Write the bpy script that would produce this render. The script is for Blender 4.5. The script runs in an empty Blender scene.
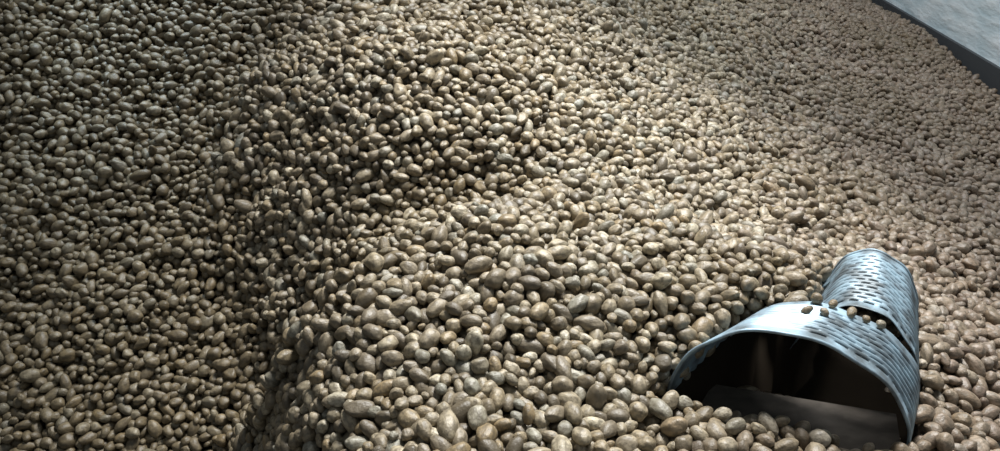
import bpy, math, random
import numpy as np
from mathutils import kdtree, Vector
random.seed(4); rng=np.random.default_rng(7)
scene=bpy.context.scene
CZ=3.0
# ------------------------------------------------------------------ helpers
def new_mat(name):
    m=bpy.data.materials.new(name); m.use_nodes=True
    nt=m.node_tree; return m,nt,nt.nodes["Principled BSDF"]
def mesh_obj(name,verts,faces,mat=None,parent=None,smooth=False):
    me=bpy.data.meshes.new(name); me.from_pydata([tuple(v) for v in verts],[],faces); me.update()
    o=bpy.data.objects.new(name,me); scene.collection.objects.link(o)
    if mat: me.materials.append(mat)
    if parent: o.parent=parent
    if smooth:
        for p in me.polygons: p.use_smooth=True
    return o
def box(name,x0,x1,y0,y1,z0,z1,mat,parent=None):
    v=[(x,y,z) for x in(x0,x1) for y in(y0,y1) for z in(z0,z1)]
    f=[(0,1,3,2),(4,6,7,5),(0,4,5,1),(2,3,7,6),(0,2,6,4),(1,5,7,3)]
    return mesh_obj(name,v,f,mat,parent)
# ------------------------------------------------------------------ pile height field
P=np.array([(0,1.42,-1.44),(0,2.17,-1.25),(0,3.7,-.97),(.39,1.62,-1.48),(.74,2.5,-1.43),(1.18,3.97,-1.47),
 (1.3,3.0,-1.57),(3,5.6,-1.83),(2.65,4.2,-1.91),(1.7,2.37,-1.69),(-.62,1.4,-1.6),(-.64,2.1,-1.34),(-.7,3.0,-1.2),
 (0,6,-.7),(3.5,8,-1.86),(3.6,6.2,-1.86),(1.5,7,-1.25),(2.3,6,-1.58),(-1,5,-.75),(3.5,2,-2.0),(1.5,.8,-1.8),(0,.8,-1.6),
 (-.6,.9,-1.8),(1.36,1.76,-1.57),(.86,2.06,-1.34),(-3,8,-.6),(-3,4,-.9),(-2,1,-1.8),(3.6,.5,-2.1)],float)
def U(r2): return np.where(r2>1e-9,0.5*r2*np.log(np.maximum(r2,1e-9)),0)
n=len(P); d2=((P[:,None,:2]-P[None,:,:2])**2).sum(-1)
A=np.zeros((n+3,n+3)); A[:n,:n]=U(d2)+np.eye(n)*0.02
A[:n,n]=1;A[:n,n+1:]=P[:,:2];A[n,:n]=1;A[n+1:,:n]=P[:,:2].T
W=np.linalg.solve(A,np.concatenate([P[:,2],[0,0,0]]))
def zc(x,y):
    r=W[n]+W[n+1]*x+W[n+2]*y
    for i in range(n): r=r+W[i]*U((x-P[i,0])**2+(y-P[i,1])**2)
    return r
def height(x,y):
    c=zc(x,y)
    edge=np.interp(y,[.5,1.4,1.8,2.05,2.25,2.45,2.65,2.9,3.1,3.6,4.5],[-.36,-.46,-.54,-.54,-.40,-.22,-.32,-.60,-.75,-1.0,-1.4])
    edge=edge+.03*np.sin(y*9)+.025*np.sin(y*21+1)
    dx=edge-x
    steep=np.interp(y,[1.4,2.0,2.5,3.0,3.6],[1.95,1.8,1.0,.8,.65])
    rnd_=np.interp(y,[1.4,2.1,2.6],[.045,.06,.11])
    c=c-steep*rnd_*np.log1p(np.exp(np.clip(dx/rnd_,-30,30)))
    c=c-.20*np.exp(-(((x+.24)/.34)**2+((y-2.62)/.20)**2))
    c=c+.04*np.exp(-(((x-.1)/.3)**2+((y-1.9)/.25)**2))
    c=c+.12*np.exp(-(((x+.35)/.45)**2+((y-3.25)/.25)**2))
    l=-2.36+.80*(y-2.2)
    l=np.minimum(l,-.15+.1*(y-4.8)+.0*x)
    l=np.maximum(l,-2.82)
    l=l-1.0*np.maximum(0,x+.5)
    k=.05
    m=np.maximum(c,l)+k*np.exp(-np.abs(c-l)/k)*.5
    m=m+.020*np.sin(5.1*x+1.3*np.sin(3*y))*np.sin(4.3*y+2*np.sin(2.3*x))+.014*np.sin(11*x+3*y)*np.sin(9*y-4*x+1)
    m=m-.07*np.exp(-np.maximum(0,3.62-x)/.10)
    return m+CZ
X0,X1,Y0,Y1=-4.0,3.62,.55,8.7
STEP=.02
gx=np.arange(X0-.1,X1+.12,STEP); gy=np.arange(Y0-.1,Y1+.12,STEP)
GX,GY=np.meshgrid(gx,gy,indexing='ij'); GH=height(GX,GY)
# ------------------------------------------------------------------ duct loft definition
def unit(a): a=np.array(a,float); return a/np.linalg.norm(a)
F0=dict(c=(.805,1.62),z=1.40,r=unit((.967,-.25)),w=.635,h=.325,sk=-.06)
F1=dict(c=(.985,1.83),z=1.375,r=unit((.90,-.43)),w=.54,h=.290,sk=-.02)
R0=dict(c=(1.06,1.82),z=1.33,r=unit((.86,-.51)),w=.37,h=.335,sk=0)
R1=dict(c=(1.265,2.20),z=1.30,r=unit((.86,-.51)),w=.32,h=.325,sk=0)
def stat(a,b,s):
    g=lambda k:np.array(a[k])*(1-s)+np.array(b[k])*s
    return g('c'),float(g('z')),unit(g('r')),float(g('w')),float(g('h')),float(g('sk'))
def prof(a,b,s,th,off=0.0):
    c,z,r,w,h,sk=stat(a,b,s)
    ct=math.cos(th);st=math.sin(th)
    dent=.004*math.sin(5*th+1.5*s+.4)+.0025*math.sin(11*th+4*s)
    lx=-(w/2+off+dent)*math.copysign(abs(ct)**.92,ct)+sk*st
    lz=(h+off+dent)*(abs(st)**.92)
    return (c[0]+r[0]*lx,c[1]+r[1]*lx,z+lz)
def inside_duct(p,marg,fhi=1.0):
    for a,b,lo,hi in((F0,F1,-.25,fhi),(R0,R1,-.1,1.03)):
        ca,cb=np.array(a['c']),np.array(b['c']); ax=cb-ca
        s=.5
        for _ in range(4):
            c,z,r,w,h,sk=stat(a,b,min(max(s,lo),hi))
            M=np.array([ax,r]).T
            q=np.linalg.solve(M,np.array(p[:2])-ca); s=q[0]; lx=q[1]
        if s<lo or s>hi: continue
        c,z,r,w,h,sk=stat(a,b,s)
        zz=p[2]-z
        if zz<-.06: continue
        t=min(1,max(0,zz/h))
        e=((lx-sk*t)/(w/2+marg))**2+(max(0,zz)/(h+marg))**2
        if e<1: return (1 if a is F0 else 2),s
    return None
sub=(GX>.3)&(GX<1.6)&(GY>1.2)&(GY<2.4)
for i,j in np.argwhere(sub):
    q=inside_duct((GX[i,j],GY[i,j],1.42),-.02)
    if q:
        tgt=1.37 if q[0]==1 else 1.38
        GH[i,j]=min(GH[i,j],tgt)
def hs(x,y):
    fx=np.clip((x-gx[0])/STEP,0,len(gx)-1.001); fy=np.clip((y-gy[0])/STEP,0,len(gy)-1.001)
    i=fx.astype(int); j=fy.astype(int); u=fx-i; v=fy-j
    return GH[i,j]*(1-u)*(1-v)+GH[i+1,j]*u*(1-v)+GH[i,j+1]*(1-u)*v+GH[i+1,j+1]*u*v
# ------------------------------------------------------------------ potato centres
D=.0405
pts=[]
for layer,off in enumerate((-.016,-.048,-.078)):
    d=D*(1.0 if layer<2 else 1.15)
    xs=np.arange(X0,X1-.02,d); ys=np.arange(Y0,Y1,d*.866)
    xx,yy=np.meshgrid(xs,ys,indexing='ij')
    xx=xx+(np.arange(len(ys))%2)[None,:]*d*.5+layer*d*.33
    yy=yy+layer*d*.3
    xx=(xx+rng.normal(0,.012,xx.shape)).ravel(); yy=(yy+rng.normal(0,.012,yy.shape)).ravel()
    e=.01
    sx=(hs(xx+e,yy)-hs(xx-e,yy))/(2*e); sy=(hs(xx,yy+e)-hs(xx,yy-e))/(2*e)
    inv=np.minimum(np.sqrt(1+sx**2+sy**2),2.5)
    zz=hs(xx,yy)+off*inv+rng.normal(0,.006,xx.shape)
    keep=(xx>-.78*(yy+.9)-.4)&(xx<X1-.03)&(xx<.80*(yy+.9)+.9)
    if layer==2: keep&=yy<5
    pts.append(np.stack([xx,yy,zz],1)[keep])
    ex=rng.random(xx.shape)<np.clip(inv-1,0,1.0)
    ex&=keep
    pts.append(np.stack([xx+rng.normal(0,.016,xx.shape),yy+rng.normal(0,.016,yy.shape),zz+rng.normal(0,.02,xx.shape)],1)[ex])
pts=np.concatenate(pts)
N=len(pts)
rad=np.clip(rng.normal(.0193,.0043,N),.0110,.033)
topj=rng.normal(-.010,.012,N)
for it in range(6):
    kd=kdtree.KDTree(N)
    for i in range(N): kd.insert(pts[i],i)
    kd.balance()
    mv=np.zeros_like(pts)
    pl=pts.tolist(); rl=rad.tolist()
    for i in range(N):
        pi=pl[i]; ri=rl[i]; ax=ay=az=0
        for co,j,dd in kd.find_range(pi,ri+.023):
            if j==i: continue
            ov=(ri+rl[j])*.99-dd
            if ov>0 and dd>1e-6:
                k=.42*ov/dd
                ax+=(pi[0]-co[0])*k; ay+=(pi[1]-co[1])*k; az+=(pi[2]-co[2])*k
        mv[i]=(ax,ay,az)
    mv=np.clip(mv,-.016,.016)
    pts=pts+mv
    pts[:,0]=np.minimum(pts[:,0],X1-.03)
    hh=hs(pts[:,0],pts[:,1])+topj
    pts[:,2]=np.minimum(pts[:,2],hh)
keep=np.ones(N,bool)
for i in range(N):
    p=pts[i]
    if .2<p[0]<1.75 and 1.1<p[1]<2.6:
        if inside_duct(p,.018) or inside_duct(p,-.035,1.3): keep[i]=False
pts=pts[keep]; rad=rad[keep]
extra=[]
def on_metal(a,b,s,deg,r):
    p=prof(a,b,s,math.radians(deg),r*.9+.004); extra.append((p[0],p[1],p[2],r))
for s,dg in((.62,86),(.66,92),(.92,100),(.96,90),(.92,108),(.94,116),(.98,82)): on_metal(F0,F1,s,dg,.011+.005*random.random())
for lx,ly,r in((-.25,.0,.018),(-.255,-.04,.02),(.05,-.10,.018),(.09,-.085,.02),(.14,-.08,.019),(.10,-.12,.02),(.18,-.10,.019),(.20,-.06,.018),
               (.235,-.06,.019),(-.05,-.15,.02),(-.13,-.13,.019),(-.19,-.10,.02),(.04,-.15,.021),(.0,-.13,.02),(-.23,-.07,.02)):
    r_=F0['r']; bx=np.array([-r_[1],r_[0]])
    extra.append((F0['c'][0]+r_[0]*lx+bx[0]*ly,F0['c'][1]+r_[1]*lx+bx[1]*ly,1.375+.012+r*.85,r))
ex=np.array(extra)
pts=np.concatenate([pts,ex[:,:3]]); rad=np.concatenate([rad,ex[:,3]])
N=len(pts); print("potatoes",N)
e=.03
sx=(hs(pts[:,0]+e,pts[:,1])-hs(pts[:,0]-e,pts[:,1]))/(2*e); sy=(hs(pts[:,0],pts[:,1]+e)-hs(pts[:,0],pts[:,1]-e))/(2*e)
rot=np.stack([np.arctan(sy)+rng.normal(0,.4,N),-np.arctan(sx)+rng.normal(0,.4,N),rng.uniform(0,6.283,N)],1)
me=bpy.data.meshes.new("potato_pile"); me.from_pydata([tuple(p) for p in pts],[],[])
def addattr(name,typ,data,key='value'):
    a=me.attributes.new(name,typ,'POINT'); a.data.foreach_set(key,np.ascontiguousarray(data).ravel())
addattr("prot",'FLOAT_VECTOR',rot.astype(np.float32),'vector')
el=rng.uniform(.95,1.18,N)
scl=np.stack([rad*el,rad/np.sqrt(el),rad/np.sqrt(el)],1)*1.03
addattr("pscl",'FLOAT_VECTOR',scl.astype(np.float32),'vector')
NV=14
addattr("pvar",'INT',rng.integers(0,NV,N).astype(np.int32))
px,py=pts[:,0],pts[:,1]
red=np.clip((px-.55-.25*(py-2))/1.0+rng.normal(0,.15,N),0,1)
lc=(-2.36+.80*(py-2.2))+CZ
dirt_shade=np.clip(1-(np.abs(hs(px,py)-lc)-.03)/.15,0,1)*(px<.1)  # left slope darkened: its shade is put into the potato colour
dirt_shade=np.maximum(dirt_shade,.9*np.exp(-(((px+.25)/.35)**2+((py-2.6)/.22)**2)))  # shade of the hollow painted in as well
dirt_shade=np.maximum(dirt_shade,.55*np.clip(np.sin(2.3*px+1.1*py+.7)*np.sin(3.1*py-1.4*px)+.1,0,1))
dirt_shade=np.clip(dirt_shade+rng.normal(0,.20,N)+.12,0,1)
addattr("red",'FLOAT',red.astype(np.float32)); addattr("dirt_shade",'FLOAT',dirt_shade.astype(np.float32))
addattr("rnd",'FLOAT',rng.random(N).astype(np.float32))
pile=bpy.data.objects.new("potato_pile",me); scene.collection.objects.link(pile)
# ------------------------------------------------------------------ potato material
pm,nt,bs=new_mat("potato_skin"); L=nt.links; Nn=nt.nodes
def nd(t,**k):
    o=Nn.new(t)
    for a,b in k.items(): setattr(o,a,b)
    return o
def att(name):
    a=nd('ShaderNodeAttribute'); a.attribute_type='INSTANCER'; a.attribute_name=name; return a.outputs['Fac']
def mixc(f,a,b,bt='MIX'):
    m=nd('ShaderNodeMix'); m.data_type='RGBA'; m.blend_type=bt
    for s,v in((0,f),(6,a),(7,b)):
        if hasattr(v,'links'): L.new(v,m.inputs[s])
        else: m.inputs[s].default_value=v if s==0 else (*v,1)
    return m.outputs[2]
tc=nd('ShaderNodeTexCoord'); rn=att("rnd")
addv=nd('ShaderNodeVectorMath'); addv.operation='ADD'
cmb=nd('ShaderNodeCombineXYZ')
mul=nd('ShaderNodeMath'); mul.operation='MULTIPLY'; mul.inputs[1].default_value=57.0; L.new(rn,mul.inputs[0])
for i in range(3): L.new(mul.outputs[0],cmb.inputs[i])
L.new(tc.outputs['Object'],addv.inputs[0]); L.new(cmb.outputs[0],addv.inputs[1])
ramp=nd('ShaderNodeValToRGB'); cr=ramp.color_ramp
cols=[(0,(.09,.073,.048)),(.14,(.18,.147,.10)),(.4,(.28,.23,.155)),(.6,(.36,.305,.21)),(.75,(.26,.19,.10)),(.88,(.25,.245,.20)),(1,(.52,.45,.32))]
cr.elements[0].position=0; cr.elements[0].color=(*cols[0][1],1); cr.elements[1].position=1; cr.elements[1].color=(*cols[-1][1],1)
for p_,c_ in cols[1:-1]:
    q=cr.elements.new(p_); q.color=(*c_,1)
L.new(rn,ramp.inputs[0])
redc=mixc(att("red"),ramp.outputs[0],mixc(.60,ramp.outputs[0],(.23,.155,.12)))
dirt_shade_c=mixc(att("dirt_shade"),redc,mixc(.66,redc,(.115,.083,.036)))  # brown tint carries both patchy soil and the painted shade
n1=nd('ShaderNodeTexNoise'); n1.inputs['Scale'].default_value=1.8; n1.inputs['Detail'].default_value=6; L.new(addv.outputs[0],n1.inputs['Vector'])
r1=nd('ShaderNodeMapRange'); r1.inputs[1].default_value=.42; r1.inputs[2].default_value=.60; L.new(n1.outputs[0],r1.inputs[0])
mott=mixc(r1.outputs[0],dirt_shade_c,mixc(.66,dirt_shade_c,(.085,.066,.040)))
n2=nd('ShaderNodeTexVoronoi'); n2.inputs['Scale'].default_value=3.2; L.new(addv.outputs[0],n2.inputs['Vector'])
r2=nd('ShaderNodeMapRange'); r2.inputs[1].default_value=.10; r2.inputs[2].default_value=.2; r2.inputs[3].default_value=.75; r2.inputs[4].default_value=0; L.new(n2.outputs[0],r2.inputs[0])
fin=mixc(r2.outputs[0],mott,(.05,.04,.028))
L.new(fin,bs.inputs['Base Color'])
bs.inputs['Roughness'].default_value=.5; bs.inputs['Specular IOR Level'].default_value=.6
n3=nd('ShaderNodeTexNoise'); n3.inputs['Scale'].default_value=4; n3.inputs['Detail'].default_value=4; L.new(addv.outputs[0],n3.inputs['Vector'])
bp=nd('ShaderNodeBump'); bp.inputs['Strength'].default_value=.5; bp.inputs['Distance'].default_value=.004; L.new(n3.outputs[0],bp.inputs['Height']); L.new(bp.outputs[0],bs.inputs['Normal'])
me.materials.append(pm)
# ------------------------------------------------------------------ geometry nodes: potato instancing
ng=bpy.data.node_groups.new("potato_scatter",'GeometryNodeTree')
ng.interface.new_socket("Geometry",in_out='INPUT',socket_type='NodeSocketGeometry')
ng.interface.new_socket("Geometry",in_out='OUTPUT',socket_type='NodeSocketGeometry')
g=ng.nodes; gl=ng.links
gi=g.new('NodeGroupInput'); go=g.new('NodeGroupOutput')
join=g.new('GeometryNodeJoinGeometry')
for k in range(NV):
    ico=g.new('GeometryNodeMeshIcoSphere'); ico.inputs['Radius'].default_value=1; ico.inputs['Subdivisions'].default_value=4
    pos=g.new('GeometryNodeInputPosition')
    nz=g.new('ShaderNodeTexNoise'); nz.noise_dimensions='4D'; nz.inputs['W'].default_value=k*3.7+1; nz.inputs['Scale'].default_value=.75; nz.inputs['Detail'].default_value=0.7
    gl.new(pos.outputs[0],nz.inputs['Vector'])
    sb=g.new('ShaderNodeVectorMath'); sb.operation='SUBTRACT'; sb.inputs[1].default_value=(.5,.5,.5); gl.new(nz.outputs['Color'],sb.inputs[0])
    sc=g.new('ShaderNodeVectorMath'); sc.operation='SCALE'; sc.inputs['Scale'].default_value=.66; gl.new(sb.outputs[0],sc.inputs[0])
    mu=g.new('ShaderNodeVectorMath'); mu.operation='MULTIPLY'
    lenx=[1.34,1.2,1.52,1.06,1.4,1.25,1.6,1.12,1.36,1.28,1.45,1.04,1.22,1.12][k]
    mu.inputs[1].default_value=(lenx,1.02-.03*(k%3),.94-.04*(k%2)); gl.new(pos.outputs[0],mu.inputs[0])
    ad=g.new('ShaderNodeVectorMath'); ad.operation='ADD'; gl.new(mu.outputs[0],ad.inputs[0]); gl.new(sc.outputs[0],ad.inputs[1])
    sp=g.new('GeometryNodeSetPosition'); gl.new(ico.outputs['Mesh'],sp.inputs['Geometry']); gl.new(ad.outputs[0],sp.inputs['Position'])
    sm=g.new('GeometryNodeSetMaterial'); sm.inputs['Material'].default_value=pm; gl.new(sp.outputs[0],sm.inputs['Geometry'])
    ss=g.new('GeometryNodeSetShadeSmooth'); gl.new(sm.outputs[0],ss.inputs['Geometry'])
    g2=g.new('GeometryNodeGeometryToInstance'); gl.new(ss.outputs[0],g2.inputs[0])
    gl.new(g2.outputs[0],join.inputs[0])
def named(n_,t):
    a=g.new('GeometryNodeInputNamedAttribute'); a.data_type=t; a.inputs['Name'].default_value=n_; return a.outputs[0]
iop=g.new('GeometryNodeInstanceOnPoints'); iop.inputs['Pick Instance'].default_value=True
gl.new(gi.outputs[0],iop.inputs['Points']); gl.new(join.outputs[0],iop.inputs['Instance'])
gl.new(named("pvar",'INT'),iop.inputs['Instance Index'])
e2r=g.new('FunctionNodeEulerToRotation'); gl.new(named("prot",'FLOAT_VECTOR'),e2r.inputs[0]); gl.new(e2r.outputs[0],iop.inputs['Rotation'])
gl.new(named("pscl",'FLOAT_VECTOR'),iop.inputs['Scale'])
gl.new(iop.outputs[0],go.inputs[0])
md=pile.modifiers.new("potatoes",'NODES'); md.node_group=ng
# core of the pile, standing on the floor
cm,cnt,cb=new_mat("pile_core_soil"); cb.inputs['Base Color'].default_value=(.022,.017,.012,1); cb.inputs['Roughness'].default_value=1; cb.inputs['Specular IOR Level'].default_value=.05
st=3; cx=gx[5::st]; cy=gy[5::st]; CH=GH[5::st,5::st]-.10
cx=cx[cx<X1]; CH=CH[:len(cx)]
v=[]
for i in range(len(cx)):
    for j in range(len(cy)):
        edge_=i in(0,len(cx)-1) or j in(0,len(cy)-1)
        v.append((cx[i],cy[j],0.0 if edge_ else max(.02,CH[i,j])))
m_=len(cy); f=[(i*m_+j,(i+1)*m_+j,(i+1)*m_+j+1,i*m_+j+1) for i in range(len(cx)-1) for j in range(m_-1)]
mesh_obj("pile_core",v,f,cm,pile,True)
# ------------------------------------------------------------------ perforated duct
gm,gt,gb=new_mat("galvanised_steel")
N2=gt.nodes; L2=gt.links
t=N2.new('ShaderNodeTexCoord')
nn=N2.new('ShaderNodeTexNoise'); nn.inputs['Scale'].default_value=13; nn.inputs['Detail'].default_value=8; L2.new(t.outputs['Object'],nn.inputs['Vector'])
ra=N2.new('ShaderNodeValToRGB'); ra.color_ramp.elements[0].position=.36; ra.color_ramp.elements[0].color=(.10,.12,.13,1); ra.color_ramp.elements[1].position=.66; ra.color_ramp.elements[1].color=(.33,.46,.54,1)
q=ra.color_ramp.elements.new(.47); q.color=(.20,.26,.30,1)
L2.new(nn.outputs[0],ra.inputs[0])
L2.new(ra.outputs[0],gb.inputs['Base Color']); gb.inputs['Metallic'].default_value=.3; gb.inputs['Roughness'].default_value=.5
duct=bpy.data.objects.new("perforated_ventilation_duct",None); scene.collection.objects.link(duct)
def section(name,a,b,length,kmin,band=.04):
    pitch=.025; slot=.0055; rb=.0055
    s=[0,.006,.014,band]; kinds=['b','b','b']; offs=[.004,.004,0,0]
    cur=band
    while cur+pitch<length-band*.5:
        s.append(cur+slot); kinds.append('s'); offs.append(0)
        for fr,o_ in((.25,.6),(.4,1),(.6,1),(.75,.6)):
            s.append(cur+slot+(pitch-slot)*fr); kinds.append('b'); offs.append(rb*o_)
        s.append(cur+pitch); kinds.append('b'); offs.append(0); cur+=pitch
    s+= [length-.01,length]; kinds+=['b','b']; offs+=[0,.003]
    na=126
    V=[];Fc=[]
    for si,sv in enumerate(s):
        for k in range(na+1):
            V.append(prof(a,b,sv/length,math.pi*k/na,offs[si]))
    row=0
    for si in range(len(s)-1):
        if kinds[si]=='s': row+=1
        for k in range(na):
            if kinds[si]=='s' and kmin<k<na-4 and (k+(4 if row%2 else 0))%8 in(0,1,2,3,4): continue
            i=si*(na+1)+k
            Fc.append((i,i+1,i+na+2,i+na+1))
    o=mesh_obj(name,V,Fc,gm,duct,True)
    so=o.modifiers.new("sheet",'SOLIDIFY'); so.thickness=.0022; so.offset=0
    return o
section("front_section",F0,F1,.27,64)
section("rear_section",R0,R1,.42,30)
def rim(name,a,b,s,r=.006,off=.002):
    K=60; V=[];Fc=[];M=8
    c=[np.array(prof(a,b,s,math.pi*k/K,off)) for k in range(K+1)]
    for k in range(K+1):
        tg=unit(c[min(K,k+1)]-c[max(0,k-1)]); st_=stat(a,b,s); ax=np.array([-st_[2][1],st_[2][0],0]); nn_=np.cross(tg,ax)
        for m in range(M):
            an=2*math.pi*m/M; V.append(c[k]+r*(math.cos(an)*ax+math.sin(an)*nn_))
    for k in range(K):
        for m in range(M):
            Fc.append((k*M+m,k*M+(m+1)%M,(k+1)*M+(m+1)%M,(k+1)*M+m))
    mesh_obj(name,V,Fc,gm,duct,True)
rim("mouth_rim",F0,F1,0.0,.005); rim("rear_rim",R0,R1,1.0,.006); rim("rear_rib",R0,R1,.93,.004)
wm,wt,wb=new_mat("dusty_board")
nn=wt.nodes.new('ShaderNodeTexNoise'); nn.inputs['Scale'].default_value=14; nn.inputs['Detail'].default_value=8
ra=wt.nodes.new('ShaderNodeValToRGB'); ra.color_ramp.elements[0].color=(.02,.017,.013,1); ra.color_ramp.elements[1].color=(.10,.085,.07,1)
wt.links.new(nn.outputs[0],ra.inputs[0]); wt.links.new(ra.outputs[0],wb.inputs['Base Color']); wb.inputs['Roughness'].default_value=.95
V=[]
r_=F0['r']; bk=np.array([-r_[1],r_[0]])
for lx,ly in((-.30,-.14),(.30,-.14),(.32,.16),(-.20,.16)):
    p=np.array(F0['c'])+r_*lx+bk*ly
    V.append((p[0],p[1],1.387))
V+=[(a,b,c-.025) for a,b,c in V]
mesh_obj("base_board",V,[(0,1,2,3),(7,6,5,4),(0,4,5,1),(1,5,6,2),(2,6,7,3),(3,7,4,0)],wm,duct)
# ------------------------------------------------------------------ room
fm,ft,fb=new_mat("concrete"); fb.inputs['Base Color'].default_value=(.2,.19,.18,1); fb.inputs['Roughness'].default_value=.9
wl,wt,wb=new_mat("pale_woven_sheeting")
tc2=wt.nodes.new('ShaderNodeTexCoord')
nn=wt.nodes.new('ShaderNodeTexNoise'); nn.inputs['Scale'].default_value=3.5; nn.inputs['Detail'].default_value=8
mp=wt.nodes.new('ShaderNodeMapping'); mp.inputs['Scale'].default_value=(1,1,3); wt.links.new(tc2.outputs['Object'],mp.inputs[0]); wt.links.new(mp.outputs[0],nn.inputs['Vector'])
ra=wt.nodes.new('ShaderNodeValToRGB'); ra.color_ramp.elements[0].position=.3; ra.color_ramp.elements[0].color=(.56,.70,.76,1); ra.color_ramp.elements[1].position=.7; ra.color_ramp.elements[1].color=(.85,.92,.95,1)
wt.links.new(nn.outputs[0],ra.inputs[0]); wt.links.new(ra.outputs[0],wb.inputs['Base Color']); wb.inputs['Roughness'].default_value=.7
wv=wt.nodes.new('ShaderNodeBump'); wv.inputs['Strength'].default_value=.6; wv.inputs['Distance'].default_value=.03; wt.links.new(nn.outputs[0],wv.inputs['Height']); wt.links.new(wv.outputs[0],wb.inputs['Normal'])
box("floor",-4.3,3.9,-1.5,9.2,-.1,0,fm)
box("wall_right",3.66,3.86,-1.5,9.0,0,4.5,wl)
box("wall_back",-4.3,3.66,8.8,9.0,0,4.5,wl)
box("wall_left",-4.3,-4.1,-1.5,8.8,0,4.5,fm)
dm,dt,db=new_mat("gap_shadow_dark"); db.inputs['Base Color'].default_value=(.05,.055,.06,1); db.inputs['Roughness'].default_value=.8
box("gap_shadow_strip_1",3.63,3.66,-1.5,8.8,.9,1.15,dm)  # dark strip standing in for the shadow gap between pile and wall
# ------------------------------------------------------------------ light
def lamp(name,kind,loc,tgt,size,energy,col,cone=70):
    l=bpy.data.lights.new(name,kind); l.energy=energy; l.color=col
    if kind=='AREA': l.shape='DISK'; l.size=size
    else: l.shadow_soft_size=size; l.spot_size=math.radians(cone); l.spot_blend=1
    o=bpy.data.objects.new(name,l); scene.collection.objects.link(o); o.location=loc
    o.rotation_euler=(Vector(tgt)-Vector(loc)).to_track_quat('-Z','Y').to_euler()
lamp("hall_lamp",'AREA',(1.2,5.2,6.6),(1.0,2.6,1.5),2.0,320,(.94,.97,1.0))
lamp("added_spot",'SPOT',(.9,3.9,6.2),(.3,2.3,1.6),.5,2150,(1.0,.99,.97),54)  # added spot, brightens the centre so the left falls off dark
lamp("added_spot",'SPOT',(-2.0,5.2,5.4),(-1.8,3.9,2.0),.12,760,(.68,.86,1.0),24)  # added narrow spot for bluish glints on the upper left slope
w=bpy.data.worlds.new("World"); scene.world=w; w.use_nodes=True
w.node_tree.nodes['Background'].inputs[0].default_value=(.84,.93,1.0,1); w.node_tree.nodes['Background'].inputs[1].default_value=.22
# ------------------------------------------------------------------ camera
cam=bpy.data.cameras.new("camera"); cam.lens=36*.78; cam.sensor_width=36
co=bpy.data.objects.new("camera",cam); scene.collection.objects.link(co); co.location=(0,0,CZ); co.rotation_euler=(math.radians(60),0,0)
scene.camera=co
scene.view_settings.view_transform='Standard'
